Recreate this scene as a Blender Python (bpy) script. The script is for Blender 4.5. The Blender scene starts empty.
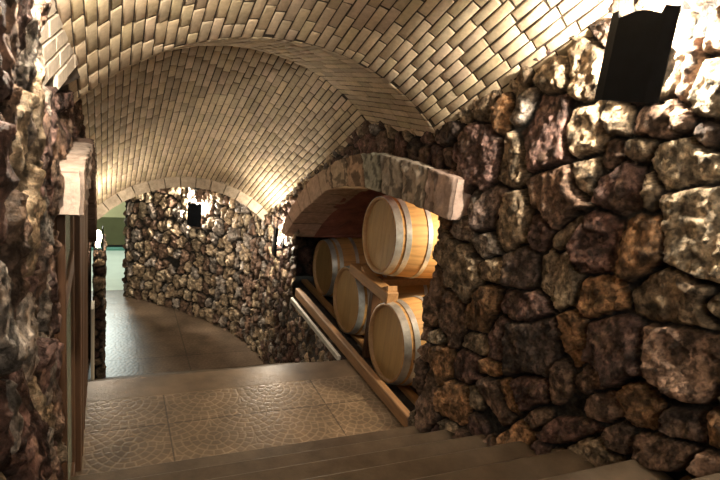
import bpy, math, random
import numpy as np
from mathutils import Matrix, Vector

random.seed(7)
RNG = np.random.default_rng(11)
SC = bpy.context.scene
COL = SC.collection
ZUP = 3.2            # everything is laid out relative to eye height, then lifted so that the lowest floor is z = 0

# ------------------------------------------------------------------ camera
V1 = np.array([107., 70.]); V2 = np.array([1600., 250.]); CC = np.array([360., 240.])
FPX = math.sqrt(-float((V1-CC) @ (V2-CC)))
def ray(p): return np.array([p[0]-360., -(p[1]-240.), -FPX])
AY = ray(V1); AY /= np.linalg.norm(AY)
AX = ray(V2); AX /= np.linalg.norm(AX)
AZ = np.cross(AX, AY)
ROT = np.array([AX, AY, AZ])
def wray(p): return ROT @ ray(p)
cam_d = bpy.data.cameras.new('camera'); cam = bpy.data.objects.new('camera', cam_d); COL.objects.link(cam)
cam_d.sensor_width = 36; cam_d.lens = 36*FPX/720; cam_d.clip_start = 0.01
M = Matrix([list(ROT[0])+[0], list(ROT[1])+[0], list(ROT[2])+[0], [0, 0, 0, 1]])
cam.matrix_world = M
SC.camera = cam

# ------------------------------------------------------------------ world, exposure, large lights
wd = bpy.data.worlds.new('world'); SC.world = wd; wd.use_nodes = True
wd.node_tree.nodes['Background'].inputs[0].default_value = (0.6, 0.5, 0.42, 1)
wd.node_tree.nodes['Background'].inputs[1].default_value = 0.02
SC.view_settings.view_transform = 'Standard'; SC.view_settings.look = 'None'
SC.view_settings.gamma = 1; SC.view_settings.exposure = 0.45
SC.view_settings.use_curve_mapping = False
SC.cycles.use_denoising = True
SC.cycles.max_bounces = 6
SC.cycles.diffuse_bounces = 4
SC.cycles.sample_clamp_indirect = 4

def area(name, loc, target, size, power, col, sy=None):
    l = bpy.data.lights.new(name, 'AREA'); l.energy = power; l.color = col
    l.shape = 'RECTANGLE'; l.size = size; l.size_y = sy or size
    o = bpy.data.objects.new(name, l); COL.objects.link(o); o.location = loc
    o.rotation_euler = (Vector(target)-Vector(loc)).to_track_quat('-Z', 'Y').to_euler()
    return o
# added fill behind the viewer to brighten the vault, and the daylight of the room beyond the curved wall
area('vault_fill_light', (0.75, -0.9, 0.7), (0.9, 1.6, 1.2), 0.9, 22, (1.0, 0.90, 0.74))
area('far_room_light', (-0.10, 10.75, -1.35), (-0.05, 6.6, -3.2), 0.6, 45, (0.90, 1.0, 0.92))
WARM = (1.0, 0.86, 0.67)

# ------------------------------------------------------------------ numpy noise
def _h(ix, iy, s):
    n = (ix.astype(np.int64)*374761393 + iy.astype(np.int64)*668265263 + s*1442695041) & 0xffffffff
    n = ((n ^ (n >> 13))*1274126177) & 0xffffffff
    return ((n ^ (n >> 16)) & 0xffff)/65535.0
def vn(x, y, s=0):
    ix = np.floor(x); iy = np.floor(y); fx = x-ix; fy = y-iy
    fx = fx*fx*(3-2*fx); fy = fy*fy*(3-2*fy)
    a = _h(ix, iy, s); b = _h(ix+1, iy, s); c = _h(ix, iy+1, s); d = _h(ix+1, iy+1, s)
    return (a*(1-fx)+b*fx)*(1-fy)+(c*(1-fx)+d*fx)*fy
def fbm(x, y, s=0, o=4):
    t = 0; a = .5; w = 0
    for k in range(o):
        t = t+a*vn(x, y, s+k*17); w += a; a *= .5; x = x*2.03+1.7; y = y*2.03+3.1
    return t/w
def sstep(a, b, x):
    t = np.clip((x-a)/(b-a), 0, 1); return t*t*(3-2*t)

# ------------------------------------------------------------------ materials
def mat(name, color=(.5, .5, .5), rough=.7, metal=0., attr=False, nscale=30, namt=.25, bump=.3, bscale=60, bdist=.004,
        spec=.5, emit=None, estr=0, wood=False, tint=None):
    m = bpy.data.materials.new(name); m.use_nodes = True
    nt = m.node_tree; N = nt.nodes; L = nt.links; b = N['Principled BSDF']
    b.inputs['Roughness'].default_value = rough; b.inputs['Metallic'].default_value = metal
    b.inputs['Specular IOR Level'].default_value = spec
    tc = N.new('ShaderNodeTexCoord'); mp = N.new('ShaderNodeMapping'); L.new(tc.outputs['Object'], mp.inputs[0])
    if wood: mp.inputs['Scale'].default_value = wood
    no = N.new('ShaderNodeTexNoise'); no.inputs['Scale'].default_value = nscale; no.inputs['Detail'].default_value = 6
    no.inputs['Roughness'].default_value = .65
    L.new(mp.outputs[0], no.inputs['Vector'])
    mr = N.new('ShaderNodeMapRange'); mr.inputs[1].default_value = .3; mr.inputs[2].default_value = .7
    mr.inputs[3].default_value = 1-namt; mr.inputs[4].default_value = 1+namt
    L.new(no.outputs['Fac'], mr.inputs[0])
    mx = N.new('ShaderNodeVectorMath'); mx.operation = 'SCALE'
    if attr:
        a = N.new('ShaderNodeAttribute'); a.attribute_name = 'Col'; L.new(a.outputs['Color'], mx.inputs[0])
    else: mx.inputs[0].default_value = color
    L.new(mr.outputs[0], mx.inputs['Scale']); L.new(mx.outputs[0], b.inputs['Base Color'])
    if bump:
        n2 = N.new('ShaderNodeTexNoise'); n2.inputs['Scale'].default_value = bscale; n2.inputs['Detail'].default_value = 8
        n2.inputs['Roughness'].default_value = .7; L.new(mp.outputs[0], n2.inputs['Vector'])
        bp = N.new('ShaderNodeBump'); bp.inputs['Strength'].default_value = bump; bp.inputs['Distance'].default_value = bdist
        L.new(n2.outputs['Fac'], bp.inputs['Height']); L.new(bp.outputs[0], b.inputs['Normal'])
        if name.startswith('rubble'):
            n3 = N.new('ShaderNodeTexVoronoi'); n3.inputs['Scale'].default_value = bscale*.55; n3.feature = 'F1'
            L.new(n2.outputs['Color'], n3.inputs['Vector'])
            ad = N.new('ShaderNodeVectorMath'); ad.operation = 'MULTIPLY_ADD'; ad.inputs[1].default_value = (.06, .06, .06)
            L.new(n2.outputs['Color'], ad.inputs[0]); L.new(mp.outputs[0], ad.inputs[2]); L.new(ad.outputs[0], n3.inputs['Vector'])
            b2 = N.new('ShaderNodeBump'); b2.inputs['Strength'].default_value = 1; b2.inputs['Distance'].default_value = bdist*.55
            L.new(n3.outputs['Distance'], b2.inputs['Height']); L.new(b2.outputs[0], bp.inputs['Normal'])
    if emit:
        b.inputs['Emission Color'].default_value = (*emit, 1); b.inputs['Emission Strength'].default_value = estr
    return m
MT = {
 'rubble': mat('rubble_stone', attr=True, rough=.72, nscale=60, namt=.6, bump=1.0, bscale=55, bdist=.022, spec=.3),
 'rubble_far': mat('rubble_stone_far', attr=True, rough=.72, nscale=35, namt=.5, bump=.9, bscale=30, bdist=.03, spec=.35),
 'brick': mat('vault_brick', attr=True, rough=.85, nscale=35, namt=.16, bump=.8, bscale=60, bdist=.006, spec=.2),
 'mortar': mat('vault_mortar', (.055, .04, .028), rough=.95, bump=.6, bscale=30, bdist=.01),
 'sandstone': mat('sandstone', attr=True, rough=.8, nscale=22, namt=.3, bump=.8, bscale=35, bdist=.01, spec=.2),
 'paving': mat('stamped_paving', attr=True, rough=.36, nscale=4, namt=.4, bump=.25, bscale=60, bdist=.002, spec=.5),
 'step': mat('step_slab', (.085, .061, .040), rough=.5, nscale=9, namt=.35, bump=.4, bscale=50, bdist=.003, spec=.4),
 'oak': mat('oak_stave', attr=True, rough=.5, nscale=6, namt=.16, bump=.15, bscale=30, bdist=.001, wood=(.6, 8, 8)),
 'oakhead': mat('oak_head', attr=True, rough=.55, nscale=6, namt=.16, bump=.15, bscale=30, bdist=.001, wood=(8, 8, .6)),
 'hoop': mat('galvanised_hoop', (.60, .64, .66), rough=.42, metal=.75, nscale=14, namt=.3, bump=.15, bscale=40, bdist=.001),
 'beam': mat('rack_timber', (.34, .19, .08), rough=.6, nscale=7, namt=.3, bump=.3, bscale=30, bdist=.002, wood=(6, .8, 6)),
 'railwood': mat('rail_timber', (.26, .14, .06), rough=.6, nscale=7, namt=.3, bump=.3, bscale=30, bdist=.002, wood=(6, .8, 6)),
 'darkwood': mat('dark_timber', (.085, .042, .022), rough=.5, nscale=7, namt=.3, bump=.2, bscale=30, bdist=.002, wood=(6, 6, .8)),
 'orangewood': mat('orange_timber', (.45, .20, .07), rough=.5, nscale=7, namt=.3, bump=.2, bscale=30, bdist=.002),
 'black': mat('blackened_steel', (.004, .005, .007), rough=.6, metal=.0, nscale=20, namt=.4, bump=.1, bscale=50, bdist=.001, spec=.1),
 'strip': mat('pale_metal_strip', (.55, .52, .47), rough=.4, metal=.3, nscale=20, namt=.15, bump=0),
 'plaster': mat('pale_plaster', (.62, .58, .50), rough=.9, nscale=5, namt=.1, bump=.3, bscale=40, bdist=.002),
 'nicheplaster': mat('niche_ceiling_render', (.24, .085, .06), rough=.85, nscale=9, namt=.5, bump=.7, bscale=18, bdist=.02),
 'olive': mat('olive_paint', (.15, .15, .07), rough=.8, nscale=3, namt=.15, bump=0),
 'cream': mat('cream_paint', (.75, .70, .42), rough=.8, nscale=3, namt=.1, bump=0),
 'teal': mat('teal_paint', (.16, .42, .36), rough=.5, nscale=3, namt=.1, bump=0),
 'whitefloor': mat('white_polished_floor', (.62, .68, .60), rough=.25, nscale=3, namt=.08, bump=0),
 'bulb': mat('lit_bulb', (1, .9, .7), emit=(1.0, .82, .55), estr=40, bump=0),
 'darkrock': mat('dark_rock', (.06, .05, .045), rough=.9, nscale=9, namt=.5, bump=.8, bscale=14, bdist=.03),
}
g = bpy.data.materials.new('green_glass'); g.use_nodes = True
gb = g.node_tree.nodes['Principled BSDF']; gb.inputs['Base Color'].default_value = (.42, .52, .45, 1)
gb.inputs['Roughness'].default_value = .18; gb.inputs['Transmission Weight'].default_value = .3; gb.inputs['IOR'].default_value = 1.3
MT['glass'] = g

# ------------------------------------------------------------------ mesh helpers
def mesh_obj(name, V, F, m, parent=None, cols=None, smooth=False, origin=None):
    V = np.asarray(V, float)
    if parent is not None: V = V-np.array(parent['_o'])
    me = bpy.data.meshes.new(name)
    if isinstance(F, np.ndarray):
        nf = len(F); k = F.shape[1]
        me.vertices.add(len(V)); me.vertices.foreach_set('co', V.astype(np.float32).ravel())
        me.loops.add(nf*k); me.loops.foreach_set('vertex_index', F.astype(np.int32).ravel())
        me.polygons.add(nf); me.polygons.foreach_set('loop_start', np.arange(0, nf*k, k, dtype=np.int32))
        me.polygons.foreach_set('loop_total', np.full(nf, k, dtype=np.int32))
        me.update(calc_edges=True)
    else: me.from_pydata([tuple(v) for v in V], [], F)
    if cols is not None:
        at = me.color_attributes.new('Col', 'FLOAT_COLOR', 'POINT')
        c = np.ones((len(V), 4), np.float32); c[:, :3] = cols; at.data.foreach_set('color', c.ravel())
    if smooth: me.polygons.foreach_set('use_smooth', np.ones(len(me.polygons), bool))
    me.materials.append(MT[m]); me.validate()
    o = bpy.data.objects.new(name, me); COL.objects.link(o)
    if parent is not None: o.parent = parent
    return o
def tag(o, label=None, cat=None, group=None, kind=None):
    if label: o['label'] = label
    if cat: o['category'] = cat
    if group: o['group'] = group
    if kind: o['kind'] = kind
    return o
def thing(name, loc, label, cat, group=None):
    o = bpy.data.objects.new(name, None); COL.objects.link(o); o.location = loc; o['_o'] = list(loc)
    return tag(o, label, cat, group)
class MB:
    def __init__(s): s.v = []; s.f = []; s.c = []
    def add(s, V, F, c=None):
        n = len(s.v); s.v += [tuple(v) for v in V]; s.f += [tuple(i+n for i in f) for f in F]
        s.c += [c or (1, 1, 1)]*len(V)
    def box(s, a, b, bev=.004, c=None):
        (x0, y0, z0), (x1, y1, z1) = a, b
        x0, x1 = sorted((x0, x1)); y0, y1 = sorted((y0, y1)); z0, z1 = sorted((z0, z1))
        e = min(bev, (x1-x0)/3, (y1-y0)/3, (z1-z0)/3)
        V = []; 
        for X, sx in ((x0, 1), (x1, -1)):
            for Y, sy in ((y0, 1), (y1, -1)):
                for Z, sz in ((z0, 1), (z1, -1)):
                    V += [(X, Y+sy*e, Z+sz*e), (X+sx*e, Y, Z+sz*e), (X+sx*e, Y+sy*e, Z)]
        I = lambda i, j, k, t: (i*4+j*2+k)*3+t
        F = []
        F += [(I(0,0,0,0), I(0,0,1,0), I(0,1,1,0), I(0,1,0,0)), (I(1,0,0,0), I(1,1,0,0), I(1,1,1,0), I(1,0,1,0))]
        F += [(I(0,0,0,1), I(1,0,0,1), I(1,0,1,1), I(0,0,1,1)), (I(0,1,0,1), I(0,1,1,1), I(1,1,1,1), I(1,1,0,1))]
        F += [(I(0,0,0,2), I(0,1,0,2), I(1,1,0,2), I(1,0,0,2)), (I(0,0,1,2), I(1,0,1,2), I(1,1,1,2), I(0,1,1,2))]
        for k in (0, 1):
            for j in (0, 1): F.append((I(0,j,k,1), I(1,j,k,1), I(1,j,k,2), I(0,j,k,2)))
            for i in (0, 1): F.append((I(i,0,k,0), I(i,1,k,0), I(i,1,k,2), I(i,0,k,2)))
        for i in (0, 1):
            for j in (0, 1): F.append((I(i,j,0,0), I(i,j,1,0), I(i,j,1,1), I(i,j,0,1)))
        for i in (0, 1):
            for j in (0, 1):
                for k in (0, 1): F.append((I(i,j,k,0), I(i,j,k,1), I(i,j,k,2)))
        s.add(V, F, c); return s
    def obj(s, name, m, parent=None, smooth=False, attr=False):
        o = mesh_obj(name, s.v, s.f, m, parent, cols=np.array(s.c) if attr else None, smooth=smooth)
        import bmesh
        b = bmesh.new(); b.from_mesh(o.data); bmesh.ops.recalc_face_normals(b, faces=b.faces); b.to_mesh(o.data); b.free()
        return o
def gridfaces(nu, nv, keep=None, flip=False):
    i = np.arange(nu*nv).reshape(nu, nv)
    F = np.stack([i[:-1, :-1], i[1:, :-1], i[1:, 1:], i[:-1, 1:]], -1).reshape(-1, 4)
    if keep is not None:
        k = keep[:-1, :-1] & keep[1:, :-1] & keep[1:, 1:] & keep[:-1, 1:]
        F = F[k.ravel()]
    return F[:, ::-1] if flip else F

# ------------------------------------------------------------------ stone colours
PAL = {'M': (.165, .10, .085), 'T': (.40, .30, .20), 'O': (.34, .19, .095), 'G': (.34, .29, .25),
       'D': (.085, .06, .05), 'B': (.22, .14, .10), 'L': (.54, .43, .30), 'R': (.13, .07, .055)}

def rubble_field(U, Vv, seeds, depth=.06, gap=.006, rim=.035, warp=.02, sd=3, mortar=(.022, .02, .018), cell=.05):
    """seeds: list of (cu, cv, Minv 2x2, r, colour).  returns height, colour"""
    sh = U.shape; u = U.ravel(); v = Vv.ravel()
    wu = u+warp*(fbm(u*9, v*9, sd)-.5)*2+warp*.35*(vn(u*45, v*45, sd+5)-.5)*2
    wv = v+warp*(fbm(u*9+50, v*9, sd+1)-.5)*2+warp*.35*(vn(u*45+9, v*45, sd+6)-.5)*2
    n = len(u); F1 = np.full(n, 1e9); F2 = np.full(n, 1e9); I1 = np.zeros(n, int)
    for k, (cu, cv, Mi, r, c) in enumerate(seeds):
        du = wu-cu; dv = wv-cv
        a = Mi[0, 0]*du+Mi[0, 1]*dv; b = Mi[1, 0]*du+Mi[1, 1]*dv
        d = (np.abs(a)**2.2+np.abs(b)**2.2)**(1/2.2)
        lo = d < F1
        F2 = np.where(lo, F1, np.minimum(F2, d)); I1 = np.where(lo, k, I1); F1 = np.where(lo, d, F1)
    R = np.array([s[3] for s in seeds])[I1]
    e = np.minimum((F2-F1)*R*.6, (1.5-F1)*R*.8)
    s = sstep(gap, gap+rim, e)
    ra = np.random.default_rng(sd)
    K = len(seeds)
    tu = (ra.random(K)-.5)*.9; tv = (ra.random(K)-.5)*.9; dp = .55+.6*ra.random(K)
    cu = np.array([q[0] for q in seeds]); cv = np.array([q[1] for q in seeds])
    off = I1*13.7
    # facets: small tilted planes
    gx = np.floor(wu/cell+off); gy = np.floor(wv/cell+off*.7)
    best = np.full(n, 1e9); fh = np.zeros(n)
    for ox in (-1, 0, 1):
        for oy in (-1, 0, 1):
            jx = gx+ox; jy = gy+oy
            px = (jx+_h(jx, jy, 31)); py = (jy+_h(jx, jy, 77))
            dx = wu/cell+off-px; dy = wv/cell+off*.7-py
            d = dx*dx+dy*dy; hh = (_h(jx, jy, 5)-.5)*.5+dx*(_h(jx, jy, 8)-.5)*.9+dy*(_h(jx, jy, 9)-.5)*.9
            lo = d < best; best = np.where(lo, d, best); fh = np.where(lo, hh, fh)
    big = fbm(u*7+off, v*7, sd+9, 3)-.5
    fine = fbm(u*40+off, v*40, sd+19, 4)-.5
    h = s*depth*(dp[I1]+.22*np.clip(e/.05, 0, 1)+tu[I1]*(wu-cu[I1])/.1+tv[I1]*(wv-cv[I1])/.1)
    h = h+s*(depth*.4*big+cell*.42*fh+depth*.5*fine)+(1-s)*.012*(fbm(u*25, v*25, sd+3)-.5)
    colr = np.array([q[4] for q in seeds])[I1]
    mott = fbm(u*22+off, v*22, sd+40, 4)[:, None]; mott2 = fbm(u*55+off, v*55, sd+50, 3)[:, None]
    alt = np.array([.28, .18, .11])
    colr = colr*(.45+1.1*sstep(.25, .75, mott))
    w2 = sstep(.55, .72, mott2)*.45
    colr = colr*(1-w2)+(colr*.3)*w2
    w3 = sstep(.58, .7, fbm(u*14+off+7, v*14, sd+60, 3)[:, None])*.35
    colr = colr*(1-w3)+alt*w3
    sm = sstep(0, .5, s)[:, None]
    colr = colr*sm+np.array(mortar)*(1-sm)
    return h.reshape(sh), colr

def auto_seeds(u0, u1, v0, v1, r, existing=(), asp=1.0, sd=1, pal='MTOGDBBT', jit=.3, keep=None):
    ra = np.random.default_rng(sd); S = list(existing)
    row = 0; v = v0-r
    while v < v1+r:
        u = u0-r+(row % 2)*r
        while u < u1+r:
            cu = u+(ra.random()-.5)*r*2*jit*1.6; cv = v+(ra.random()-.5)*r*2*jit*1.6*asp
            rr = r*(.7+.65*ra.random()); th = ra.random()*math.pi; k = 1+.6*ra.random()
            a, b = rr*k**.5, rr/k**.5*asp
            Rm = np.array([[math.cos(th), math.sin(th)], [-math.sin(th), math.cos(th)]])
            if asp != 1: Rm = np.eye(2)
            ok = True
            for q in existing:
                d = q[2] @ np.array([cu-q[0], cv-q[1]])
                if np.hypot(*d) < 1.0+.55*rr/q[3]: ok = False; break
            c = np.array(PAL[pal[ra.integers(len(pal))]])*(.7+.6*ra.random())
            if ok: S.append((cu, cv, np.diag([1/a, 1/b]) @ Rm, math.sqrt(a*b), tuple(c)))
            u += 2*r
        v += 1.75*r*asp; row += 1
    return S

# ------------------------------------------------------------------ vault profile
XC, HW, ZC, RAD = .82, .97, .25, 1.325
def crown(y):
    y = np.asarray(y, float)
    return np.where(y < 2.85, .52*(2.85-y), np.where(y < 3.88, 0, -.52*(y-3.88)))
TH = math.asin(HW/RAD)
def vault_pt(th, y, out=0.):
    return (XC+(RAD+out)*math.sin(th), y, ZC-RAD+(RAD+out)*math.cos(th)+float(crown(y)))

# ------------------------------------------------------------------ walls
XW = 1.78
def px_seed(cx, cy, a, b, ang, colr, plane_x=XW-.05):
    def onwall(p):
        w = wray(p); w = w*plane_x/w[0]; return np.array([w[1], w[2]])
    c = onwall((cx, cy)); J = np.array([onwall((cx+1, cy))-onwall((cx-1, cy)), onwall((cx, cy+1))-onwall((cx, cy-1))]).T/2
    t = math.radians(ang); R = np.array([[math.cos(t), -math.sin(t)], [math.sin(t), math.cos(t)]])
    Mx = J @ R @ np.diag([a, b])
    return (c[0], c[1], np.linalg.inv(Mx), math.sqrt(abs(np.linalg.det(Mx))), tuple(colr))
STONES = [  # pixel centre, half axes, tilt, colour key, lightness: the individual big stones of the near wall
 (540,130,25,34,8,'M',1.3),(521,107,9,21,22,'G',1.1),(497,115,7,20,5,'O',1.2),(474,158,20,29,12,'M',1.3),(506,163,14,25,5,'T',.8),
 (578,126,18,26,10,'T',1.1),(580,72,14,32,8,'T',1.0),(545,76,17,15,-25,'T',.9),(612,118,14,16,0,'T',1.1),(655,119,28,17,0,'B',1.5),
 (677,163,30,23,0,'L',.9),(634,148,16,11,-20,'T',.7),(607,158,10,18,25,'B',1.),(703,132,14,16,0,'D',1.2),(709,92,17,28,15,'L',.9),
 (688,60,7,44,14,'B',1.4),(668,50,9,46,12,'L',1.),(615,186,24,23,0,'M',1.),(644,190,8,22,0,'T',.8),(691,232,34,40,0,'L',.95),(634,250,21,32,12,'O',.8),
 (591,245,19,27,5,'R',1.),(562,234,6,20,32,'T',.7),(552,194,24,24,10,'B',1.2),(583,176,10,20,10,'T',.8),(532,232,10,19,0,'M',1.),
 (508,221,15,27,8,'T',.9),(487,208,12,24,25,'D',2.),(470,203,6,18,8,'G',.9),(460,230,10,12,0,'G',.9),(456,268,17,27,-28,'T',.85),
 (482,246,12,13,0,'G',1.),(489,272,12,13,0,'T',1.),(517,268,15,19,0,'D',1.5),(553,281,17,27,-32,'L',.75),(592,298,23,18,-15,'O',1.1),
 (663,294,36,24,22,'T',.75),(713,306,12,13,0,'L',.8),(681,362,38,24,33,'B',1.3),(604,352,24,30,-12,'M',.8),(568,338,12,27,-3,'O',1.),
 (587,378,15,13,0,'B',1.1),(600,406,14,13,0,'B',.9),(633,405,14,23,-28,'O',1.),(479,310,12,26,15,'O',.75),(448,318,10,24,0,'B',.9),
 (432,300,7,26,0,'B',1.),(519,305,21,13,8,'M',1.2),(530,350,28,24,-10,'D',1.),(494,340,9,23,-6,'M',1.3),(472,343,11,12,-30,'T',.9),
 (436,338,10,9,0,'L',.9),(437,362,10,19,0,'O',1.1),(424,398,7,27,0,'B',1.),(450,402,12,17,0,'O',1.2),(461,366,12,14,0,'R',1.3),
 (487,368,12,9,10,'O',1.2),(472,397,5,12,-5,'T',.7),(492,400,7,24,-24,'B',1.),(505,395,6,16,-28,'O',1.1),(525,392,15,17,0,'R',1.1),
 (533,418,10,10,0,'B',1.),(556,376,9,22,10,'B',1.),(562,432,22,10,0,'R',1.3),(613,442,11,14,0,'B',1.),(655,450,24,14,18,'B',1.1),
 (676,427,22,13,5,'D',1.5),(713,430,12,18,0,'O',1.1),(708,472,18,16,-20,'B',1.2),(365,148,8,12,0,'R',1.5),(380,146,7,12,0,'B',1.),
 (395,150,7,12,0,'R',1.4),(408,152,6,11,0,'D',1.),(420,155,6,10,0,'B',1.),(432,158,7,11,0,'M',1.),(444,158,5,13,0,'B',1.),(454,154,4,14,0,'M',1.2)]
wall_seeds = [px_seed(a, b, c*1.08, d*1.08, e, np.array(PAL[f])*gk) for (a, b, c, d, e, f, gk) in STONES]

# opening of the barrel niche in the right wall: measured outer and inner lines of its stone arch
A_OUT = [(2.47,-.33),(2.65,-.33),(3.0,-.32),(3.49,-.335),(3.87,-.40),(4.18,-.49),(4.72,-.72),(5.21,-1.07),(5.40,-1.27),(5.52,-1.43)]
A_IN = [(2.47,-.56),(2.65,-.56),(2.93,-.56),(3.27,-.57),(3.58,-.585),(4.03,-.66),(4.34,-.76),(4.91,-1.07),(5.15,-1.24),(5.36,-1.43)]
def interp(tab, y): return np.interp(y, [p[0] for p in tab], [p[1] for p in tab])
def jag(z, s): return .035*(fbm(z*9, z*0+s, s, 3)-.5)*2
def open_mask(Y, Z, y0=2.70, y1=5.22):
    zt = interp(A_IN, Y)+.10
    return (Y > y0+jag(Z, 3)-.04*np.clip(-Z-1.4, 0, 1)*2) & (Y < y1+jag(Z, 8)) & (Z < zt) & (Z > -2.02)

def wall_plane(name, side, xw, y0, y1, z0, z1f, res, seeds, hole=None, m='rubble', **kw):
    ny = int((y1-y0)/res)+1; zmax = max(z1f(y0), z1f(y1), z1f((y0+y1)/2)); nz = int((zmax-z0)/res)+1
    Y, Z = np.meshgrid(np.linspace(y0, y1, ny), np.linspace(z0, zmax, nz), indexing='ij')
    h, c = rubble_field(Y, Z, seeds, **kw)
    keep = Z <= np.vectorize(z1f)(Y)+.02
    if hole is not None: 
        hm = hole(Y, Z); keep &= ~hm
        # round the stones back around the opening
    X = xw-side*h
    V = np.stack([X, Y, Z], -1).reshape(-1, 3)
    o = mesh_obj(name, V, gridfaces(ny, nz, keep, flip=side > 0), m, cols=c, smooth=True)
    tag(o, kind='structure'); return o
def ztop(y): return -.16+float(crown(y))+.12
near_seeds = auto_seeds(-.6, 2.8, -2.1, 2.2, .085, wall_seeds, sd=5, pal='MTOBDBTT')
wall_plane('wall_right', 1, XW, -.5, 2.90, -2.05, ztop, .0085, near_seeds, hole=lambda Y, Z: open_mask(Y, Z), depth=.045, rim=.012, gap=.006, warp=.012, cell=.08, sd=3)
far_seeds = auto_seeds(2.75, 6.5, -3.3, .2, .065, [s for s in wall_seeds if s[0] > 2.6], sd=6, pal='MTBDBRTG')
wall_plane('wall_right', 1, XW, 2.895, 6.25, -3.25, ztop, .012, far_seeds, hole=lambda Y, Z: open_mask(Y, Z), depth=.035, rim=.018, gap=.004, sd=4)
left_seeds = auto_seeds(-.6, 2.1, -2.1, 2.2, .055, (), asp=2.3, sd=9, pal='MTGBMBRG')
wall_plane('wall_left', -1, -.200, -.5, 2.0, -2.05, lambda y: ztop(y) if y < 1.70 else max(-.08, .10-(y-1.70)*1.2), .009, left_seeds, depth=.05, rim=.014, gap=.004, cell=.04, sd=7)
# left wall above the left arch
ul_seeds = auto_seeds(1.9, 6.5, -1.6, .3, .06, (), asp=1.9, sd=10, pal='MRRBB')
def left_hole(Y, Z): return (Z < interp([(a, b) for a, b in A_OUT], Y)-.12) & (Y < 5.5)
wall_plane('wall_left', -1, -.17, 1.97, 6.3, -3.25, lambda y: -.10 if y < 2.9 else ztop(y), .014, ul_seeds, hole=left_hole, depth=.03, sd=8)

# curved wall of the lower turn
CW = np.array([(1.80, 5.9), (1.77, 6.3), (1.68, 6.7), (1.52, 7.1), (1.28, 7.5), (1.0, 7.85), (.70, 8.15), (.28, 8.52)])
d = np.r_[0, np.cumsum(np.hypot(*np.diff(CW, axis=0).T))]
Lc = d[-1]; nu = int(Lc/.01); zz0, zz1 = -3.25, -.95; nz = int((zz1-zz0)/.011)
su = np.linspace(0, Lc, nu)
px_ = np.interp(su, d, CW[:, 0]); py_ = np.interp(su, d, CW[:, 1])
ker = np.ones(31)/31
px_ = np.convolve(np.pad(px_, 15, 'edge'), ker, 'valid'); py_ = np.convolve(np.pad(py_, 15, 'edge'), ker, 'valid')
tx = np.gradient(px_); ty = np.gradient(py_); tl = np.hypot(tx, ty); nx_, ny_ = -ty/tl, tx/tl   # towards the room
sgn = np.sign((nx_*(-.3-px_)+ny_*(6.3-py_)).mean()); nx_ *= sgn; ny_ *= sgn
cs = auto_seeds(0, Lc, zz0, zz1, .066, (), asp=1.6, sd=14, pal='TLBGBTTG')
U, Z = np.meshgrid(su, np.linspace(zz0, zz1, nz), indexing='ij')
h, c = rubble_field(U, Z, cs, depth=.045, rim=.014, gap=.009, warp=.045, cell=.09, sd=12)
X = px_[:, None]+nx_[:, None]*h; Y = py_[:, None]+ny_[:, None]*h
tag(mesh_obj('wall_far', np.stack([X, Y, Z], -1).reshape(-1, 3), gridfaces(nu, nz), 'rubble_far', cols=c, smooth=True), kind='structure')
# its free end, turning back
U, Z = np.meshgrid(np.linspace(0, .35, 36), np.linspace(zz0, zz1, 200), indexing='ij')
h, c = rubble_field(U, Z, auto_seeds(0, .35, zz0, zz1, .07, (), sd=15, pal='TBGMB'), depth=.05, sd=13)
V = np.stack([.28-.02+U*.75-h*.6, 8.5+U, Z], -1).reshape(-1, 3)
tag(mesh_obj('wall_far', V, gridfaces(36, 200), 'rubble_far', cols=c, smooth=True), kind='structure')

# ------------------------------------------------------------------ brick vault (ceiling): bricks laid lengthwise along the stair
def brick_vault(name, y0, y1, seed):
    ra = np.random.default_rng(seed); V = []; F = []; C = []
    slope = math.hypot(1, .52) if float(crown(y0)) != float(crown(y1)) else 1.0
    rows = int(2*TH*RAD/.053); dth = 2*TH/rows
    for i in range(rows):
        th = -TH+(i+.5)*dth
        y = y0-ra.random()*.2-(i % 2)*.09/slope
        while y < y1:
            L = (.155+.05*ra.random())/slope; ya, yb = max(y, y0)+.0055, min(y+L, y1)-.0055
            y += L
            if yb-ya < .02: continue
            w = dth*.5-.0034/RAD*(1+.6*ra.random()); dpt = .0045+.004*ra.random(); tl = (ra.random()-.5)*.003
            j = (ra.random(8)-.5)*.006
            n = len(V)
            base = np.array([.61, .495, .345])*(.74+.40*ra.random())
            base = base*np.array([1, .97+.05*ra.random(), .93+.12*ra.random()])
            for ring, (ins, dd) in enumerate(((0, -.01), (.0, dpt-.0025), (.004, dpt))):
                for q, (sa, sb) in enumerate(((-1, 0), (1, 0), (1, 1), (-1, 1))):
                    tt = th+sa*(w-ins/RAD)+j[q]*.3/RAD; yy = (ya+ins if sb == 0 else yb-ins)+j[q+4]*.5
                    V.append(vault_pt(tt, yy, -(dd+tl*sa*.5 if ring else dd))); C.append(base*(1 if ring else .45))
            F += [(n+8, n+9, n+10, n+11)]
            for r in (0, 4):
                for q in range(4): F.append((n+r+q, n+r+(q+1) % 4, n+r+4+(q+1) % 4, n+r+4+q))
    o = mesh_obj(name, V, np.array(F), 'brick', cols=np.array(C)); tag(o, kind='structure')
    # mortar bed
    ths = np.linspace(-TH-.1, TH+.1, 40); ys = [y0, y1]
    V = [vault_pt(t, yy, 0.0) for yy in ys for t in ths]
    F = [(k, k+1, 40+k+1, 40+k) for k in range(39)]
    tag(mesh_obj(name, V, F, 'mortar'), kind='structure')
brick_vault('ceiling', -.6, 2.85, 1)
brick_vault('ceiling', 2.85, 3.88, 2)
brick_vault('ceiling', 3.88, 6.34, 3)

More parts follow.
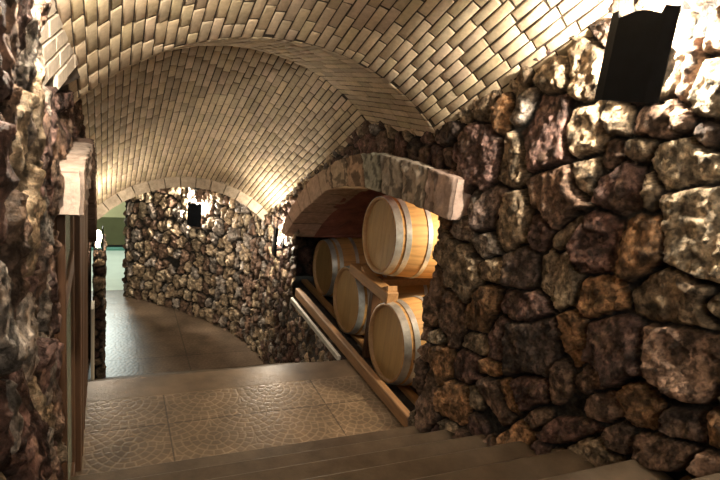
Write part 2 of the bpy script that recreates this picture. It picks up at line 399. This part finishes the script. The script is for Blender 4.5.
# brickwork patch at the foot of the vault on the left
ra = np.random.default_rng(5); PA = np.array((-.20, 1.88)); PB = np.array((-.085, 2.80)); DL = float(np.hypot(*(PB-PA))); DD = (PB-PA)/DL; NN = np.array((DD[1], -DD[0]))
mb = MB()
for r in range(-3, 7):
    tt = -(r % 2)*.1
    while tt < DL:
        L = .185*(.85+.3*ra.random()); k = .75+.35*ra.random()
        a, b = max(tt, 0)+.003, min(tt+L, DL)-.003; tt += L
        if b-a < .03: continue
        z0 = -.10+r*.062; V = []
        lo = -.11+.10*((a+b)/2)/DL; zm = z0+.24*(a+b)/2
        if zm < lo-.01 or zm+.05 > ztop(1.88+(a+b)/2)-.02 or zm > .26: continue
        for (dn, e) in ((-.02, 0), (.006, 0), (.010+.004*ra.random(), .004)):
            for (q, zq) in ((a+e, e), (b-e, e), (b-e, .055-e), (a+e, .055-e)):
                P = PA+DD*q+NN*dn; V.append((P[0], P[1], z0+.24*q+zq))
        F = [(8, 9, 10, 11)]+[(g_+q, g_+(q+1) % 4, g_+4+(q+1) % 4, g_+4+q) for g_ in (0, 4) for q in range(4)]
        mb.add(V, F, (.56*k, .49*k, .41*k))
tag(mb.obj('wall_left', 'brick', attr=True), kind='structure')
mb = MB(); V = []
for q, zl in ((0, -.12), (DL, -.03)):
    for dn in (0, -.06):
        P = PA+DD*q+NN*dn; V += [(P[0], P[1], zl), (P[0], P[1], .30)]
mb.add(V, [(0, 1, 5, 4), (2, 3, 7, 6), (0, 1, 3, 2), (4, 5, 7, 6), (0, 2, 6, 4), (1, 3, 7, 5)])
tag(mb.obj('wall_left', 'mortar'), kind='structure')
tag(MB().box((-.26, 1.6, -.15), (-.205, 2.9, 1.1)).obj('wall_left', 'olive'), kind='structure')

# ------------------------------------------------------------------ stone arches
def sweep(name, m, pts_out, pts_in, x0, x1, sd, cols, nblk, depth=.02, axis='x', parent=None, first_flat=False, res=.012):
    """band between two curves in the y,z plane, from x0 (visible face) to x1"""
    po = np.array(pts_out); pi = np.array(pts_in)
    def rs(P, n):
        d = np.r_[0, np.cumsum(np.hypot(*np.diff(P, axis=0).T))]; t = np.linspace(0, d[-1], n)
        return np.stack([np.interp(t, d, P[:, 0]), np.interp(t, d, P[:, 1])], 1)
    dl = np.hypot(*np.diff(po, axis=0).T).sum(); n = int(dl/res)
    O = rs(po, n); I = rs(pi, n)
    # ring around the section: outer-back, outer-front, inner-front, inner-back
    w = abs(x1-x0); th = .22; nf = int(th/res)+1; nb = int(w/res)+1
    ring = [(b/(nb-1), 0.) for b in range(nb)][::-1]+[(0., f/(nf-1)) for f in range(1, nf)]+[(b/(nb-1), 1.) for b in range(1, nb)]
    ring = np.array(ring); K = len(ring)
    bx, fz = ring[:, 0], ring[:, 1]
    P = O[:, None, :]*(1-fz)[None, :, None]+I[:, None, :]*fz[None, :, None]
    X = x0+(x1-x0)*bx[None, :]+np.zeros((n, 1))
    s = np.linspace(0, 1, n)[:, None]*dl; t = (np.arange(K)*res)[None, :]
    fr = (bx < 1e-6)[None, :]
    blk = s/dl*nblk; blk = blk+.0*t; bi = np.floor(blk).astype(int); ed = np.minimum(blk-bi, 1-(blk-bi))*dl/nblk
    seam = 1-sstep(.004, .014, ed)
    rough = fbm(s*14+t*0, t*14+s*0, sd, 4)-.5; r2 = fbm(s*45+t*0, t*45+s*0, sd+3, 3)-.5
    amp = depth*np.ones_like(s*t)
    if first_flat: amp = np.where((s < .17) | (s > 2.0), .25*depth, amp)
    disp = amp*(rough*1.8+r2*.5)-.014*seam
    dirx = -np.sign(x1-x0)
    X = X+dirx*np.where(fr, disp, disp*.25)
    mid = (O+I)/2; nrm = (I-O)/np.linalg.norm(I-O, axis=1)[:, None]
    sg = np.where(bx > 1e-6, np.where(fz > .5, 1, -1), 0)[None, :]
    P = P+nrm[:, None, :]*(sg*disp*.5)[..., None]
    V = np.stack([X, P[..., 0], P[..., 1]], -1).reshape(-1, 3)
    cl = np.array([cols[min(max(b, 0), len(cols)-1) % len(cols)] for b in bi[:, 0]])[:, None, :]
    mo = fbm(s*18+bi*3.3+t*0, t*18, sd+8, 4)[..., None]
    big = sstep(.50, .56, mo)
    flat = (s < .17)[..., None] if first_flat else np.zeros((n, 1, 1), bool)
    calm = (s > 2.0)[..., None]
    C = cl*(.8+.5*(mo))*(1-.72*np.where(flat | calm, 0, big*(fr[..., None]*.9)))
    C = C*(1-.6*seam[..., None])
    o = mesh_obj(name, V, gridfaces(n, K), m, parent, cols=C.reshape(-1, 3), smooth=True)
    # caps
    for e in (0, n-1):
        q = V[e*K:e*K+K].copy(); q[:, 1] = q[:, 1].min()-.004 if e == 0 else q[:, 1].max()+.004
        col = np.array(cols[0 if e == 0 else -1])
        mesh_obj('end_face', q, [tuple(range(K))], m, parent, cols=np.tile(col, (K, 1)))
    return o
PK = (.50, .37, .31)
t = thing('stone_arch', (XW, 2.5, -.33), 'pinkish hewn stone arch over the opening with the barrels in the right wall', 'arch', None)
sweep('arch_band', 'sandstone', A_OUT, A_IN, 1.665, 1.98, 21,
      [PK, (.48, .40, .32), (.48, .41, .33), (.40, .38, .30), (.46, .30, .19), (.46, .34, .23), (.42, .30, .21), (.42, .29, .21), (.40, .27, .20), (.40, .26, .19), (.38, .25, .19)],
      11, depth=.03, parent=t, first_flat=True)
AL_OUT = [(y-.42, z+.0) for y, z in A_OUT]; AL_IN = [(y-.42, z+.075) for y, z in A_IN]
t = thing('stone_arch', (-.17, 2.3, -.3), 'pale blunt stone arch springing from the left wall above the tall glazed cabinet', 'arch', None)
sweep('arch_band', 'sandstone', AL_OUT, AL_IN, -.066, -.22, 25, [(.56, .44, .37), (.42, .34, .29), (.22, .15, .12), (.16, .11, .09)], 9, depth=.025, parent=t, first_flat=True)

# arch ring closing the lower end of the vault
mb = MB(); nb = 13
t = thing('stone_arch', (.85, 6.34, -1.6), 'smooth grey sandstone arch ring at the far end of the brick vault', 'arch')
for k in range(nb):
    a0 = -TH+2*TH*k/nb+.004; a1 = -TH+2*TH*(k+1)/nb-.004; nn = 5; V = []
    kk = .85+.3*random.random()
    for q in range(nn):
        a = a0+(a1-a0)*q/(nn-1)
        for (rr, yy) in ((RAD+.03, 6.32), (RAD-.10, 6.32), (RAD-.10, 6.52), (RAD+.03, 6.52)):
            V.append((XC+rr*math.sin(a), yy, ZC-RAD+rr*math.cos(a)+float(crown(6.34))-.012+.006*random.random()))
    F = [(q*4+r, q*4+(r+1) % 4, q*4+4+(r+1) % 4, q*4+4+r) for q in range(nn-1) for r in range(4)]+[(0, 1, 2, 3), (nn*4-4, nn*4-3, nn*4-2, nn*4-1)]
    mb.add(V, F, (.40*kk, .33*kk, .25*kk))
mb.obj('arch_band', 'sandstone', t, attr=True)

# ceiling over the turn and the walls of the far room
tag(MB().box((-2.6, 6.5, -.95), (2.3, 11.2, -.9)).obj('ceiling', 'plaster'), kind='structure')
def spandrel():
    # masonry above the far arch ring
    n = 40; V = []; 
    for k in range(n+1):
        a = -TH+2*TH*k/n
        x = XC+(RAD+.0)*math.sin(a); z = ZC-RAD+(RAD+.0)*math.cos(a)+float(crown(6.34))
        V += [(x, 6.5, z), (x, 6.5, .2)]
    F = [(2*k, 2*k+1, 2*k+3, 2*k+2) for k in range(n)]
    V += [(-3, 6.5, .2), (-3, 6.5, -3.3), (-.14, 6.5, -3.3), (-.14, 6.5, .2), (1.78, 6.5, .2), (1.78, 6.5, -3.3), (3, 6.5, -3.3), (3, 6.5, .2)]
    m0 = 2*(n+1); F += [(m0, m0+1, m0+2, m0+3)]
    tag(mesh_obj('wall_far', V, F, 'darkrock'), kind='structure')
spandrel()
mb = MB(); mb.box((-2.6, 10.9, -3.1), (2.3, 11.0, -2.58)); tag(mb.obj('wall_far', 'olive'), kind='structure')
mb = MB(); mb.box((-2.6, 10.9, -2.58), (2.3, 11.0, -.9)); tag(mb.obj('wall_far', 'cream'), kind='structure')
tag(MB().box((-2.6, 10.86, -3.2), (2.3, 11.0, -3.15)).obj('baseboard_far', 'teal'), kind='structure')
tag(MB().box((-2.7, 5.5, -3.2), (-2.6, 11, -.9)).obj('wall_left', 'plaster'), kind='structure')
tag(MB().box((2.3, 8.6, -3.2), (2.4, 11, -.9)).obj('wall_right', 'plaster'), kind='structure')

# ------------------------------------------------------------------ floors
def fan(U, V, P=.46, ring=.046):
    """overlapping fan (scale) sett pattern: returns groove strength"""
    best = np.full(U.shape, -1e9); rr = np.zeros_like(U); aa = np.zeros_like(U)
    j0 = np.floor(V/(P/2))
    for dj in (0, -1, 1, -2):
        j = j0+dj; cx_off = (np.mod(j, 2))*P/2
        i = np.round((U-cx_off)/P)
        for di in (0,):
            cx = (i+di)*P+cx_off; cy = j*(P/2)
            r = np.hypot(U-cx, V-cy)
            ok = (r < P*.52) & (cy > best)
            rr = np.where(ok, r, rr); aa = np.where(ok, np.arctan2(U-cx, V-cy), aa); best = np.where(ok, cy, best)
    k = rr/ring; ki = np.floor(k)
    g1 = np.minimum(k-ki, 1-(k-ki))*ring
    nseg = np.maximum(3, np.round(2*math.pi*(ki+.5)*ring/.052))
    q = (aa/(2*math.pi)+.5)*nseg+ki*.5; qf = np.abs(q-np.round(q)); g2 = qf/nseg*2*math.pi*np.maximum(rr, .01)
    return np.minimum(g1, g2)
def paving(name, x0, x1, y0, y1, z, res, border=None, joints_x=(), joints_y=(), keep=None, base=(.12, .083, .053), groove=(.20, .148, .096)):
    nx, ny = int((x1-x0)/res)+1, int((y1-y0)/res)+1
    X, Y = np.meshgrid(np.linspace(x0, x1, nx), np.linspace(y0, y1, ny), indexing='ij')
    wx = X+.008*(fbm(X*12, Y*12, 2)-.5)*2; wy = Y+.008*(fbm(X*12+9, Y*12, 3)-.5)*2
    g_ = fan(wx+.1, wy+.05); gs = 1-sstep(.0025, .006, g_)
    if border:
        pl = (Y > border[0]); gs = np.where(pl, 0, gs)
        gs = np.maximum(gs, 1-sstep(.002, .004, np.abs(Y-border[0])))
    jm = np.zeros_like(X)
    for jx in joints_x: jm = np.maximum(jm, (1-sstep(.002, .005, np.abs(X-jx)))*(1 if not border else (Y < border[0])))
    for jy in joints_y: jm = np.maximum(jm, 1-sstep(.002, .005, np.abs(Y-jy)))
    Zz = z-.0009*np.maximum(gs, jm)+.0012*(fbm(X*9, Y*9, 4)-.5)
    t_ = fbm(X*3.2+4, Y*3.2, 6, 3)[..., None]; bs = np.array(base)*(.65+.7*t_)
    C = bs*(1-gs[..., None])+np.array(groove)*(.7+.6*t_)*gs[..., None]
    C = C*(1-.7*jm[..., None])
    o = mesh_obj(name, np.stack([X, Y, Zz], -1).reshape(-1, 3), gridfaces(nx, ny, keep(X, Y) if keep else None), 'paving', cols=C.reshape(-1, 3), smooth=True)
    return tag(o, kind='structure')
paving('floor', -.20, XW, 2.50, 3.72, -2.0, .0045, border=(3.46,), joints_x=(.35, 1.36), joints_y=(3.12,))
tag(MB().box((-.35, 2.5, -2.12), (XW+.05, 3.735, -2.006)).obj('floor', 'step'), kind='structure')
paving('floor', -.3, 2.0, 5.75, 8.75, -3.2, .011, joints_x=(.30, .9, 1.5), joints_y=(6.4, 7.0, 7.6, 8.2), base=(.10, .07, .047), groove=(.14, .10, .07))
tag(MB().box((-2.6, 8.74, -3.3), (2.3, 11, -3.199)).obj('floor', 'whitefloor'), kind='structure')
tag(MB().box((-2.6, 5.75, -3.3), (-.3, 8.75, -3.202)).obj('floor', 'step'), kind='structure')

# ------------------------------------------------------------------ staircase (upper flight and the flight below the landing)
def slab_step(st, y0, y1, z, th=.17):
    mb = MB(); n = 12; V = []
    # tread with slightly worn nosing
    prof = [(y1-.012, z), (y1, z-.008), (y1+.004, z-.02), (y1, z-.035), (y1-.01, z-th), (y0, z-th), (y0, z)]
    for (x) in (-.16, XW-.01):
        V += [(x, a, b) for a, b in prof]
    k = len(prof)
    F = [(i, (i+1) % k, k+(i+1) % k, k+i) for i in range(k)]+[tuple(range(k)), tuple(range(2*k-1, k-1, -1))]
    mb.add(V, F); mb.obj('step', 'step', st)
st = thing('staircase', (.8, 2.57, -2.0), 'broad dark stone stairs coming down to the patterned landing', 'stairs')
for k in range(10):
    slab_step(st, 2.57-.279*(k+1)-.02, 2.57-.279*k, -1.86+.148*k)
st = thing('staircase', (.8, 3.73, -3.2), 'stone stairs going down out of sight behind the landing edge', 'stairs')
for k in range(7):
    slab_step(st, 3.72+.29*k-.02, 3.72+.29*(k+1), -2.15-.15*k)

# ------------------------------------------------------------------ niche with barrels
def niche():
    ys = np.linspace(2.55, 5.40, 90); zi = interp(A_IN, np.clip(ys, 2.47, 5.36)); xs = np.linspace(1.9, 3.25, 50)
    Y, X = np.meshgrid(ys, xs, indexing='ij'); Zb = np.repeat(zi[:, None], 50, 1)
    nz_ = fbm(X*7, Y*7, 33, 4)-.5
    Z_ = Zb-.06*nz_+.04*np.clip((X-1.9), 0, 1)
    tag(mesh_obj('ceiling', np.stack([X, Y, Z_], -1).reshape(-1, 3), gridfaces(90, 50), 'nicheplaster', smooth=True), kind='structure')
    def wl(name, P0, du, nu_, z0, z1, sd, m='rubble'):
        U_, Z2 = np.meshgrid(np.linspace(0, nu_, int(nu_/.03)+2), np.linspace(z0, z1, int((z1-z0)/.03)+2), indexing='ij')
        h_, c_ = rubble_field(U_, Z2, auto_seeds(0, nu_, z0, z1, .1, (), sd=sd, pal='DRBMB'), depth=.05, sd=sd)
        n_ = (-du[1], du[0])
        V_ = np.stack([P0[0]+du[0]*U_+n_[0]*h_, P0[1]+du[1]*U_+n_[1]*h_, Z2], -1).reshape(-1, 3)
        tag(mesh_obj(name, V_, gridfaces(U_.shape[0], U_.shape[1]), m, cols=c_, smooth=True), kind='structure')
    wl('wall_right', (3.25, 2.4), (0, 1), 3.9, -2.15, -.4, 41)
    wl('wall_near', (1.80, 2.62), (1, 0), 1.5, -2.15, -.4, 42)
    wl('wall_far', (3.3, 6.2), (-1, 0), 1.5, -2.15, -1.3, 43)
    tag(MB().box((1.86, 2.5, -2.3), (3.3, 6.3, -2.17)).obj('floor', 'darkrock'), kind='structure')
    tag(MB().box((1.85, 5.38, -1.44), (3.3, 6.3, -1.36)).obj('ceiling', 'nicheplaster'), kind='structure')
    tag(MB().box((1.76, 2.55, -2.4), (1.87, 5.3, -2.03)).obj('wall_right', 'darkrock'), kind='structure')
niche()
area('niche_light', (3.0, 3.0, -.66), (2.4, 3.8, -1.1), .18, 42, (1.0, .80, .52))

def make_barrel(loc, label, tone=1.0):
    t = thing('wine_barrel', loc, label, 'barrel', 'oak wine barrels racked in the niche')
    Lh = .465; RH, RB = .298, .350
    rad = lambda x: RB-(RB-RH)*(abs(x)/Lh)**2.0
    ns = 26; sub = 5; xs = np.linspace(-Lh, Lh, 25)
    V = []; C = []; 
    cols_ = [np.array((.52, .31, .125))*tone*(.92+.16*random.random()) for _ in range(ns)]
    K = ns*sub
    for x in xs:
        for s in range(ns):
            for q in range(sub):
                a = 2*math.pi*(s+q/sub)/ns; gr = .001 if q == 0 else 0
                r = rad(x)-gr; V.append((x, r*math.cos(a), r*math.sin(a))); C.append(cols_[s]*(.75 if q == 0 else 1))
    n = len(xs); F = [(i*K+k, i*K+(k+1) % K, (i+1)*K+(k+1) % K, (i+1)*K+k) for i in range(n-1) for k in range(K)]
    # chime rings at both ends: rim thickness and inner croze wall
    for sgn_, i0 in ((-1, 0), (1, (n-1)*K)):
        b0 = len(V)
        for (rr, xx) in ((RH-.02, sgn_*Lh), (RH-.022, sgn_*(Lh-.032))):
            for k in range(K):
                a = 2*math.pi*k/K; V.append((xx, rr*math.cos(a), rr*math.sin(a))); C.append(np.array((.42, .25, .12))*tone)
        for k in range(K):
            k2 = (k+1) % K
            F += [(i0+k, i0+k2, b0+k2, b0+k), (b0+k, b0+k2, b0+K+k2, b0+K+k)]
    lo = np.array(loc)
    def put(name, V, F, m, C=None, smooth=False, par=t):
        me = mesh_obj(name, np.array(V)+lo, F, m, par, cols=None if C is None else np.array(C), smooth=smooth)
        import bmesh
        b = bmesh.new(); b.from_mesh(me.data); bmesh.ops.recalc_face_normals(b, faces=b.faces); b.to_mesh(me.data); b.free()
        return me
    put('staves', V, F, 'oak', C, True)
    # two heads, each of planks
    for sgn_ in (-1, 1):
        V = []; F = []; C = []; R = RH-.021; np_ = 8; w = 2*R/np_; xx = sgn_*(Lh-.028)
        for p in range(np_):
            a0, a1 = -R+p*w+.0008, -R+(p+1)*w-.0008; b0 = len(V); m_ = 7
            cc = np.array((.46, .30, .125))*tone*(.94+.12*random.random())
            for q in range(m_):
                yy = a0+(a1-a0)*q/(m_-1); zz = math.sqrt(max(R*R-yy*yy, 0))
                V += [(xx, yy, -zz), (xx, yy, zz), (xx-sgn_*.012, yy, zz), (xx-sgn_*.012, yy, -zz)]; C += [cc]*2+[cc*.5]*2
            for q in range(m_-1):
                b = b0+q*4; F += [(b, b+1, b+5, b+4), (b+2, b+3, b+7, b+6)]
            F += [(b0, b0+1, b0+2, b0+3), (b0+m_*4-4, b0+m_*4-3, b0+m_*4-2, b0+m_*4-1)]
        put('head', V, F, 'oakhead', C)
    for (xx, w) in ((-.436, .054), (-.362, .042), (-.19, .036), (.19, .036), (.362, .042), (.436, .054)):
        V = []; K2 = 72; cs_ = [(-w/2, .001), (-w/2, .0045), (w/2, .0045), (w/2, .001)]
        for (dx, dr) in cs_:
            for k in range(K2):
                a = 2*math.pi*k/K2; r = rad(xx+dx)+dr; V.append((xx+dx, r*math.cos(a), r*math.sin(a)))
        F = [(i*K2+k, i*K2+(k+1) % K2, ((i+1) % 4)*K2+(k+1) % K2, ((i+1) % 4)*K2+k) for i in range(4) for k in range(K2)]
        h_ = put('hoop', V, F, 'hoop')
        # rivet of the hoop
    V = []; F = []
    for k in range(16):
        a = 2*math.pi*k/16; V += [(.028*math.cos(a), .028*math.sin(a), RB-.002), (.024*math.cos(a), .024*math.sin(a), RB+.012)]
    F = [(2*k, 2*((k+1) % 16), 2*((k+1) % 16)+1, 2*k+1) for k in range(16)]+[tuple(2*k+1 for k in range(16))]
    put('bung', V, F, 'oakhead', [np.array((.5, .33, .18))]*len(V))
    return t
HX = 1.955+.465
BZ = -1.745
make_barrel((HX-.02, 3.46, -1.75), 'oak wine barrel on the bottom row nearest the stairs, beside the stone pier')
b2 = make_barrel((HX+.035, 4.405, -1.767), 'oak wine barrel in the middle of the bottom row, left of the timber beam end', .85)
b3 = make_barrel((HX+.19, 5.45, -1.80), 'farthest oak wine barrel of the bottom row, half in shade under the arch', 1.05)
make_barrel((HX, 3.844, -1.005), 'large pale oak wine barrel lying alone on the upper rack under the arch', 1.05)

# rack: sill rail in front, upper rack with beams
t = thing('barrel_rack', (1.95, 3.6, -2.12), 'timber rack with beams carrying the wine barrels in the niche', 'rack')
MB().box((1.93, 3.52, -1.46), (2.03, 4.26, -1.37), .006).obj('front_beam', 'beam', t)
MB().box((2.72, 3.0, -1.46), (2.80, 4.58, -1.37), .006).obj('back_beam', 'beam', t)
for y in (3.52, 4.10):
    MB().box((2.0, y-.035, -1.52), (2.95, y+.035, -1.46), .005).obj('cross_beam', 'beam', t)
for (x, y) in ((2.74, 3.05), (2.74, 4.5)):
    MB().box((x, y-.035, -2.12), (x+.07, y+.035, -1.40), .005).obj('post', 'darkwood', t)
MB().box((2.02, 3.93, -2.12), (2.10, 3.99, -1.40), .005).obj('post', 'darkwood', t)
for y in (3.60, 4.02):   # wedges under the upper barrel
    V = [(1.95, y-.05, -1.37), (1.95, y+.05, -1.37), (2.03, y+.05, -1.37), (2.03, y-.05, -1.37),
         (1.95, y+(.04 if y > 3.8 else -.04), -1.33), (2.03, y+(.04 if y > 3.8 else -.04), -1.33)]
    mb = MB(); mb.add(V, [(0, 1, 2, 3), (0, 4, 5, 3), (1, 2, 5, 4), (0, 1, 4), (3, 2, 5)]); mb.obj('wedge', 'beam', t)
for x in (2.08, 2.78):
    MB().box((x, 2.75, -2.12), (x+.07, 5.9, -2.085), .004).obj('lower_beam', 'beam', t)
tag(MB().box((1.745, 2.63, -1.985), (1.80, 5.10, -1.895), .006).obj('rail_beam', 'railwood'), 'long golden timber rail along the foot of the barrel opening', 'rail')
tag(MB().box((1.685, 3.74, -2.02), (1.712, 5.05, -1.975), .003).obj('edge_strip', 'strip'), 'thin pale metal strip running below the timber rail', 'strip')

# ------------------------------------------------------------------ wall lamps
def make_lamp(loc, rz, label, power, w=.26, h=.31, off=.15, bz=0., r=.03, peak=.03, bs=1.):
    """local +x points away from the wall; loc is the wall point behind the shade"""
    t = thing('wall_lamp', loc, label, 'lamp', 'black steel wall lamps')
    t.rotation_euler = (0, 0, rz); t['_o'] = [0, 0, 0]
    n = 25; V = []; F = []
    ys = np.linspace(-w/2, w/2, n)
    def row(zf, dx):
        return [(off+dx-(.0 if abs(y) < w/2-.045 else (abs(y)-(w/2-.045))*.25), y, zf(y)) for y in ys]
    zt = lambda y: h/2+peak*.4*(math.cos(y/(w/2)*math.pi*1.0))+(peak*.9 if abs(y) > w/2-.045 else 0)
    zb = lambda y: -h/2
    for dx in (0, -.004):
        V += row(zt, dx)+row(lambda y: 0, dx)+row(zb, dx)
    for b in (0, 3*n):
        for rr in (0, n):
            F += [(b+rr+k, b+rr+k+1, b+rr+n+k+1, b+rr+n+k) for k in range(n-1)]
    F += [(k, k+1, 3*n+k+1, 3*n+k) for k in range(n-1)]+[(2*n+k, 2*n+k+1, 5*n+k+1, 5*n+k) for k in range(n-1)]
    F += [(0, n, 4*n, 3*n), (n, 2*n, 5*n, 4*n), (n-1, 2*n-1, 5*n-1, 4*n-1), (2*n-1, 3*n-1, 6*n-1, 5*n-1)]
    mb = MB(); mb.add(V, F); mb.obj('lamp_shade', 'black', t)
    MB().box((.0, -.05, -.06), (.02, .05, .06)).obj('back_plate', 'black', t)
    mb = MB(); mb.box((.015, -.012, -.10), (off-.003, .012, -.085)); mb.obj('bracket', 'black', t)
    # bulb: lathe
    V = []; prof = [(0, -.035), (.012, -.033), (.014, -.015), (.024, .005), (.026, .022), (.018, .04), (.0, .046)]
    m_ = 14
    for (rr, zz) in prof:
        for k in range(m_):
            a = 2*math.pi*k/m_; V.append((off*.5+rr*bs*math.cos(a), rr*bs*math.sin(a), zz*bs*(1.6 if bs > 1 else 1)+bz))
    F = [(i*m_+k, i*m_+(k+1) % m_, (i+1)*m_+(k+1) % m_, (i+1)*m_+k) for i in range(len(prof)-1) for k in range(m_)]
    bu = mesh_obj('bulb', V, F, 'bulb', t, smooth=True); bu.visible_shadow = True
    l = bpy.data.lights.new('lamp_light', 'POINT'); l.energy = power; l.color = WARM; l.shadow_soft_size = r
    lo = bpy.data.objects.new('lamp_light', l); COL.objects.link(lo); lo.parent = t; lo.location = (off*.5, 0, bz+.09)
    return t
make_lamp((XW-.045, 1.475, .245), math.pi, 'large black steel lamp shade on the near right wall, close to the vault', 95, w=.27, h=.285, off=.115, r=.025)
make_lamp((-.155, 1.36, .36), 0, 'black steel lamp on the near left wall, beside the bright lit stones', 105, w=.2, h=.2, off=.15, bz=-.10)
make_lamp((1.17, 7.66, -1.73), math.radians(-130), 'black steel lamp on the curved stone wall under the far arch', 90, w=.21, h=.30, off=.16)
make_lamp((1.745, 5.64, -1.56), math.pi, 'narrow looking black steel lamp beside the left end of the barrel opening', 50, w=.16, h=.30, off=.105)
make_lamp((-.115, 5.58, -1.54), 0, 'glowing lamp on the slim stone pillar on the left', 40, w=.06, h=.20, off=.10, bs=1.3)

# ------------------------------------------------------------------ left side: pillar, cabinet, post
def rubble_box(name, a, b, res, seedr, sd, label=None, cat=None, kind=None, pal='TBGMB'):
    """rectangular pier of rubble, faces wrapped as one band"""
    (x0, y0, z0), (x1, y1, z1) = a, b
    per = [(x0, y1), (x0, y0), (x1, y0), (x1, y1)]
    L = [0, y1-y0, y1-y0+x1-x0, 2*(y1-y0)+x1-x0]
    s = np.linspace(0, L[-1], int(L[-1]/res)); zz = np.linspace(z0, z1, int((z1-z0)/res))
    xs = np.interp(s, L, [p[0] for p in per]); ys = np.interp(s, L, [p[1] for p in per])
    cx, cy = (x0+x1)/2, (y0+y1)/2
    nx = np.gradient(ys); ny = -np.gradient(xs); l = np.hypot(nx, ny); nx = nx/l; ny = ny/l
    sg = np.sign((nx*(xs-cx)+ny*(ys-cy)).mean()); nx *= sg; ny *= sg
    S, Z = np.meshgrid(s, zz, indexing='ij')
    h, c = rubble_field(S, Z, auto_seeds(0, L[-1], z0, z1, seedr, (), sd=sd, pal=pal), depth=.02, rim=.02, sd=sd)
    V = np.stack([xs[:, None]+nx[:, None]*h, ys[:, None]+ny[:, None]*h, Z], -1).reshape(-1, 3)
    o = mesh_obj(name, V, gridfaces(len(s), len(zz)), 'rubble', cols=c, smooth=True)
    tag(o, label, cat, kind=kind); return o
rubble_box('stone_pillar', (-.085, 5.66, -3.2), (-.02, 6.30, -1.66), .012, .06, 51, 'slim rubble stone pillar on the left below the glowing lamp', 'pillar')
t = thing('glazed_cabinet', (-.3, 2.5, -2.0), 'tall wooden cabinet with green glass panes under the left stone arch', 'cabinet')
cy0, cy1 = 2.16, 2.76
MB().box((-.52, cy0, -2.0), (-.48, cy1, -.45)).obj('back_panel', 'darkwood', t)
MB().box((-.48, cy0, -2.0), (-.16, cy0+.03, -.45)).obj('side_panel', 'darkwood', t)
MB().box((-.48, cy1-.03, -2.0), (-.16, cy1, -.45)).obj('side_panel', 'darkwood', t)
for z in (-.47, -.86, -1.42, -1.99):
    MB().box((-.48, cy0+.03, z-.015), (-.17, cy1-.03, z+.015)).obj('shelf', 'orangewood', t)
dr = MB(); 
dr.box((-.16, cy0, -2.0), (-.13, cy0+.03, -.45)); dr.box((-.16, cy1-.03, -2.0), (-.13, cy1, -.45))
dr.box((-.16, cy0+.03, -.52), (-.13, cy1-.03, -.45)); dr.box((-.16, cy0+.03, -.90), (-.13, cy1-.03, -.80)); dr.box((-.16, cy0+.03, -2.0), (-.13, cy1-.03, -1.9))
door = dr.obj('door', 'darkwood', t); door['_o'] = t['_o']
MB().box((-.15, cy0+.03, -.80), (-.145, cy1-.03, -.52), .001).obj('glass_pane', 'glass', door)
MB().box((-.15, cy0+.03, -1.9), (-.145, cy1-.03, -.90), .001).obj('glass_pane', 'glass', door)
tag(MB().box((-.106, 4.7, -3.2), (-.080, 4.9, -1.88)).obj('white_post', 'plaster'), 'slim white post left of the stone pillar behind the cabinet', 'post')
t = thing('timber_screen', (-.13, 3.3, -2.0), 'dark vertical plank screen at the left edge of the landing', 'screen')
y = 2.78
for k in range(9):
    MB().box((-.15, y, -1.999), (-.105+.004*(k % 2), y+.118, -.62)).obj('plank', 'darkwood', t); y += .124
MB().box((-.165, 2.78, -.80), (-.15, 3.89, -.72)).obj('rail', 'darkwood', t)
# back of the left recess
tag(MB().box((-.95, 1.9, -3.2), (-.85, 6.5, 0)).obj('wall_left', 'darkrock'), kind='structure')
tag(MB().box((-.9, 1.9, -2.2), (-.2, 3.9, -2.0)).obj('floor', 'darkrock'), kind='structure')

# ------------------------------------------------------------------ lift everything so the lowest floor is z = 0
for o in list(SC.objects):
    if '_o' in o: del o['_o']
    if o.parent is None: o.location.z += ZUP
